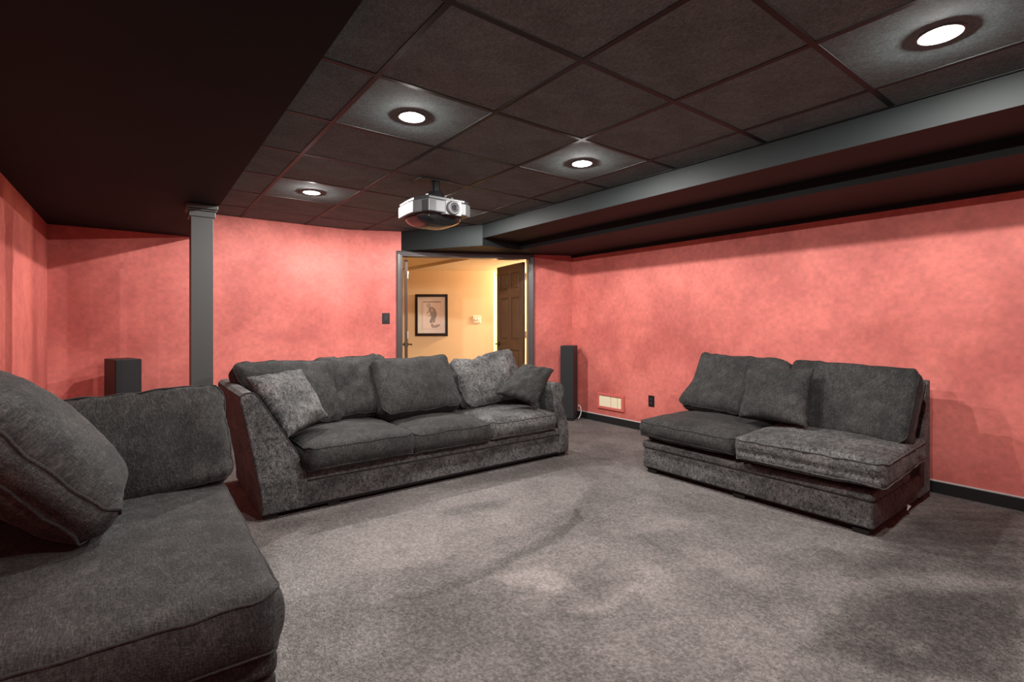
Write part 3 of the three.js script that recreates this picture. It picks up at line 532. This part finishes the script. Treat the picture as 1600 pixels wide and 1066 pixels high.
// --- armless loveseat by the long red wall; local x = 1.68 - Z, local z = 3.60 - X
{
  const s = thing('armless_loveseat', 'charcoal armless two seat sofa against the long red wall', 'sofa', [3.60, 0, -1.68], -Math.PI / 2);
  const hw = 0.75, F0 = 0.52, B0 = -0.50;
  mesh('base', fabBox(-hw + 0.004, hw - 0.004, 0.04, 0.186, B0 + 0.02, F0 - 0.006, 0.016, 0.3, 0.2), M.fabB, s);
  mesh('front_rail', fabBox(-hw, hw, 0.186, 0.242, -0.1, F0, 0.02, 0.7, 0.4), M.fabB, s);
  mesh('deck', box(-hw + 0.02, hw - 0.015, 0.18, 0.262, B0 + 0.05, F0 - 0.06), M.under, s);
  const bp = [[B0, 0.045], [B0, 0.765], [B0 + 0.05, 0.765], [B0 + 0.11, 0.60], [B0 + 0.20, 0.30], [B0 + 0.215, 0.045]].map(([z, y]) => [-z, y]);
  const bg = softPrism(bp, 2 * hw, 0.01); bg.rotateY(Math.PI / 2); bg.translate(-hw, 0, 0); mesh('back_frame', bg, M.fabB, s);
  for (const x of [-hw + 0.07, 0, hw - 0.07]) for (const z of [F0 - 0.07, B0 + 0.07]) foot(s, x, z);
  mesh('dust_cover', box(-hw + 0.02, hw - 0.02, 0.028, 0.042, B0 + 0.04, F0 - 0.03), M.under, s);
  addCushion(s, 'seat_cushion', M.fabA, { w: 0.77, h: 0.82, d: 0.115, seed: 14, crown: 0.045, bulge: 0.014, wrinkle: 0.0035 }, [-0.362, 0.343, 0.155], [-Math.PI / 2, 0, -0.008]);
  const rc = addCushion(s, 'seat_cushion', M.fabB, { w: 0.79, h: 0.86, d: 0.135, seed: 21, crown: 0.04, bulge: 0.004, wrinkle: 0.004, deform: (x, y, z) => [x, y - (y < -0.40 ? 0.012 * Math.exp(-Math.pow((z + 0.012) / 0.010, 2)) * -1 : 0), z] }, [0.405, 0.352, 0.165], [-Math.PI / 2, 0, 0.04]);
  addCushion(s, 'back_cushion', M.fabA, { w: 0.70, h: 0.46, d: 0.15, seed: 33, crown: 0.05, wrinkle: 0.009, deform: (x, y, z) => [x - 0.07 * smooth(0.02, -0.2, y) * smooth(0.1, -0.35, x), y + 0.018 * smooth(-0.1, -0.35, x) * smooth(0, 0.2, y), z] }, [-0.315, 0.64, -0.10], [-0.52, 0.04, -0.02]);
  addCushion(s, 'back_cushion', M.fabA, { w: 0.72, h: 0.48, d: 0.16, seed: 38, crown: 0.03, wrinkle: 0.005 }, [0.415, 0.62, -0.10], [-0.50, 0.0, -0.035]);
  const tg = tube([[0.60, 0.437, 0.16], [0.605, 0.434, 0.178], [0.612, 0.428, 0.186]], 0.004, 10, 6); mesh('care_tag', tg, M.white, s);
  const t2 = new THREE.ConeGeometry(0.016, 0.035, 4); t2.rotateX(2.6); t2.translate(hw + 0.004, 0.045, -0.02); mesh('care_tag', t2, M.white, s);
}
pillow('square charcoal throw pillow standing between the loveseat back cushions', { t: 0.075, seed: 15, wrinkle: 0.006 }, [[3.6, 0.809, 1.876], [3.6, 0.832, 1.42], [3.36, 0.48, 1.366], [3.36, 0.481, 1.815]], 0.0, M.fabA);

// --- deep chaise in the left foreground; local x = X + 0.13, local z = 2.12 - Z
{
  const s = thing('chaise_sofa', 'charcoal chenille armless chaise in the left foreground', 'sofa', [-0.13, 0, -2.12]);
  const x0 = -0.43, x1 = 0.435, F0 = 0.70, B0 = -0.74;
  mesh('base', fabBox(x0 + 0.004, x1 - 0.004, 0.04, 0.19, B0 + 0.02, F0 - 0.03, 0.016, 0.2, 0.5), M.fabA, s);
  mesh('front_rail', fabBox(x0 + 0.002, x1 - 0.002, 0.19, 0.262, B0 + 0.05, F0 - 0.015, 0.024, 0.4, 0.7), M.fabA, s);
  mesh('back_frame', fabBox(x0, x1, 0.05, 0.70, B0, B0 + 0.2, 0.05, 0.1, 0.2), M.fabA, s);
  for (const x of [x0 + 0.06, x1 - 0.06]) for (const z of [F0 - 0.09, B0 + 0.07]) foot(s, x, z);
  mesh('dust_cover', box(x0 + 0.02, x1 - 0.02, 0.028, 0.042, B0 + 0.04, F0 - 0.05), M.under, s);
  addCushion(s, 'seat_cushion', M.fabA, { w: x1 - x0, h: 1.26, d: 0.165, seed: 44, crown: 0.035, bulge: 0.02, wrinkle: 0.003, nx: 40, ny: 50 }, [(x0 + x1) / 2, 0.348, F0 - 0.62], [-Math.PI / 2, 0, 0]);
  addCushion(s, 'back_cushion', M.fabA, { w: 0.84, h: 0.42, d: 0.16, seed: 49, crown: 0.04, wrinkle: 0.008 }, [0.03, 0.62, -0.43], [-0.36, 0.06, 0.05]);
}
{
  const { g, rim } = cushion({ w: 0.60, h: 0.46, d: 0.125, seed: 61, crown: 0.10, bulge: 0.02, wrinkle: 0.006, nx: 40, ny: 36, r: 0.05 });
  const m = mesh('box_cushion', g, M.fabA, scene, true); tag(m, 'large loose piped charcoal cushion tipped up on the chaise', 'cushion');
  for (const k of [1, -1]) mesh('piping', metreUV(tube(rim(k), 0.006, 176, 8, true), 0.6), M.fabA, m);
  const x = new THREE.Vector3(0.66, -0.75, 0.0).normalize(), z = new THREE.Vector3(0.75, 0.66, 0).normalize(), y = new THREE.Vector3().crossVectors(z, x);
  m.quaternion.setFromRotationMatrix(new THREE.Matrix4().makeBasis(x, y, z)); m.position.set(-0.28, 0.735, -2.15);
}

// ------------------------------------------------------------------ tower speakers
function speaker(label, pos, turn, w, d, h) {
  const g = thing('tower_speaker', label, 'speaker', pos, turn, 'black tower speakers');
  mesh('cabinet', rbox(-w / 2, w / 2, 0.02, h, -d / 2, d / 2 - 0.014, 0.004, 2), M.speaker, g);
  mesh('grille', rbox(-w / 2 + 0.001, w / 2 - 0.001, 0.03, h - 0.002, d / 2 - 0.014, d / 2, 0.005, 2), M.speakerCloth, g);
  mesh('plinth', rbox(-w / 2 + 0.008, w / 2 - 0.008, 0, 0.02, -d / 2 + 0.008, d / 2 - 0.01, 0.003, 2), M.foot, g);
  return g;
}
speaker('black tower speaker in the corner right of the doorway', [4.076, 0, -4.276], -1.0, 0.157, 0.216, 0.872);
speaker('black tower speaker beside the column behind the chaise', [-0.095, 0, -5.26], 0.3, 0.178, 0.28, 0.838);
tag(mesh('speaker_cable', tube([[4.165, 0.165, -4.215], [4.185, 0.15, -4.20], [4.195, 0.10, -4.195], [4.19, 0.05, -4.20], [4.17, 0.018, -4.205], [4.14, 0.008, -4.18]], 0.006, 30, 8), M.white), 'short white cable curling from the speaker by the doorway', 'cable');

// ------------------------------------------------------------------ wall fittings
function duplex(g, faces) { mesh('plate', rbox(-0.036, 0.036, -0.058, 0.058, 0, 0.007, 0.003, 2), M.plate, g); for (const y of faces) mesh('socket', rbox(-0.016, 0.016, y - 0.014, y + 0.014, 0.004, 0.01, 0.004, 2), M.plateFace, g); }
{
  const o = thing('wall_outlet', 'black double outlet on the red wall beside the loveseat', 'outlet', [WALL_R, 0.325, -3.24], -Math.PI / 2); duplex(o, [-0.021, 0.021]);
  const t = 0.415, sw = thing('wall_switch', 'black switch plate on the red wall left of the doorway', 'light switch', [FOLD[0] + Math.cos(DOOR_ANG) * t, 1.19, -(FOLD[1] + Math.sin(DOOR_ANG) * t)], DOOR_ANG);
  mesh('plate', rbox(-0.042, 0.042, -0.062, 0.062, 0, 0.007, 0.003, 2), M.plate, sw); mesh('rocker', rbox(-0.018, 0.018, -0.034, 0.034, 0.004, 0.012, 0.004, 2), M.plateFace, sw);
  const v = thing('wall_register', 'red framed low wall panel with three cream panes', 'vent cover', [WALL_R, 0.247, -3.79], -Math.PI / 2);
  mesh('frame', rbox(-0.195, 0.195, 0.062, 0.09, 0, 0.02, 0.004, 2), M.register, v); mesh('frame', rbox(-0.195, 0.195, -0.09, -0.062, 0, 0.02, 0.004, 2), M.register, v);
  mesh('frame', rbox(-0.195, -0.175, -0.062, 0.062, 0, 0.02, 0.004, 2), M.register, v); mesh('frame', rbox(0.158, 0.195, -0.062, 0.062, 0, 0.02, 0.004, 2), M.register, v);
  for (const [a, b] of [[-0.175, -0.005], [0.001, 0.092], [0.098, 0.158]]) mesh('pane', rbox(a, b, -0.062, 0.062, 0, 0.008, 0.002, 1), M.cream, v);
}

// ------------------------------------------------------------------ ceiling projector
{
  const g = thing('projector', 'silver and black projector hanging upside down from the tile ceiling', 'projector', [1.745, 1.85, -3.27], 0.0);
  const w = 0.20, zf = 0.215, zb = -0.22;
  // plan of the body: chamfered front corners, rounded back
  const plan = [[-0.15, zf], [0.145, zf], [w, zf - 0.03], [w + 0.005, 0], [w - 0.02, zb + 0.03], [w - 0.06, zb], [-w + 0.06, zb], [-w + 0.005, zb + 0.04], [-w - 0.012, 0], [-w - 0.01, 0.09]].map(([x, z]) => [x, -z]);
  const shp = (pts, y0, y1, b) => { const s = new THREE.Shape(pts.map(p => new THREE.Vector2(...p))); const e = new THREE.ExtrudeGeometry(s, { depth: y1 - y0 - 2 * b, bevelEnabled: true, bevelSize: b, bevelThickness: b, bevelSegments: 3, bevelOffset: -b }); e.rotateX(-Math.PI / 2); e.translate(0, y0 + b, 0); return metreUV(e); };
  mesh('body', shp(plan, 0.058, 0.146, 0.008), M.silver, g);
  mesh('top_cover', shp(plan.map(([x, z]) => [x * 0.96, z * 0.96]), 0.146, 0.172, 0.008), M.silverDark, g);
  // bowed underside
  const hull = new THREE.SphereGeometry(1, 40, 20, 0, Math.PI * 2, Math.PI / 2, Math.PI / 2); { const p = hull.attributes.position; for (let i = 0; i < p.count; i++) { let x = p.getX(i), y = p.getY(i), z = p.getZ(i); const sq = (v, o) => Math.sign(v) * Math.pow(Math.abs(v), 0.62); const r = Math.hypot(x, z); if (r > 1e-6) { const k = Math.min(1.18, 1 / Math.pow(Math.pow(Math.abs(x / r), 4) + Math.pow(Math.abs(z / r), 4), 0.25)); x *= k; z *= k; } p.setXYZ(i, x * 0.178, y * 0.075, z * 0.182 - 0.005); } smoothNormals(hull); hull.translate(0, 0.056, 0); }
  mesh('underside', hull, M.gloss, g);
  for (let k = 0; k < 7; k++) mesh('vent_slat', (() => { const b = box(-0.004, 0.004, 0.062, 0.138, -0.002, 0.002); b.translate(-0.102 - k * 0.0065 + 0.006, 0, zf + 0.001); return b; })(), M.silverDark, g);
  for (let k = 0; k < 7; k++) { const t = 0.06 + k * 0.055, x = -0.15 + (-w + 0.14) * t, z = zf + (0.09 - zf) * t; const b = box(-0.004, 0.004, 0.062, 0.138, -0.002, 0.002); b.rotateY(Math.atan2(-(zf - 0.09), (w - 0.14))); b.translate(x - 0.0015, 0, z + 0.001); mesh('vent_slat', b, M.silverDark, g); }
  mesh('lens_recess', shp([[-0.045, zf - 0.02], [-0.02, zf + 0.004], [0.105, zf + 0.004], [0.108, zf - 0.02]].map(([x, z]) => [x, -z]), 0.048, 0.152, 0.004), M.silverDark, g);
  const lat = (pts) => { const l = new THREE.LatheGeometry(pts.map(p => new THREE.Vector2(...p)), 36); l.rotateX(Math.PI / 2); l.translate(0.04, 0.100, zf); return l; };
  mesh('lens_ring', lat([[0.030, 0.012], [0.033, 0.022], [0.044, 0.022], [0.050, 0.014], [0.052, 0.0]]), M.silver, g);
  mesh('lens_barrel', lat([[0.02, 0.012], [0.022, 0.018], [0.030, 0.018], [0.031, 0.0]]), M.silverDark, g);
  mesh('lens', lat([[0.0, 0.016], [0.012, 0.0145], [0.022, 0.010]]), M.glass, g);
  for (const [x, z] of [[-0.12, 0.15], [0.13, 0.15]]) { const f = cyl(0.014, 0.012, 0.02, 16); f.translate(x, 0.042, z); mesh('foot', f, M.gloss, g); }
  // mount
  mesh('mount_plate', rbox(-0.10, 0.10, 0.172, 0.184, -0.09, 0.09, 0.003, 2), M.gloss, g);
  for (const a of [0.7, 2.4, 3.9, 5.5]) { const b = box(0, 0.15, 0.184, 0.196, -0.012, 0.012); b.rotateY(a); mesh('mount_arm', b, M.gloss, g); const k = cyl(0.009, 0.009, 0.03, 12); k.translate(Math.cos(a) * 0.14, 0.187, -Math.sin(a) * 0.14); mesh('mount_bolt', k, M.steel, g); }
  const pole = cyl(0.032, 0.032, 0.128, 24); pole.translate(0.02, 0.270, 0); mesh('mount_pole', pole, M.gloss, g);
  const col = cyl(0.05, 0.075, 0.06, 24); col.translate(0.02, 0.225, 0); mesh('mount_collar', col, M.gloss, g);
  mesh('ceiling_plate', rbox(-0.13, 0.09, 0.327, 0.334, -0.05, 0.05, 0.002, 2), M.grid, g);
}
renderer.render(scene, camera);
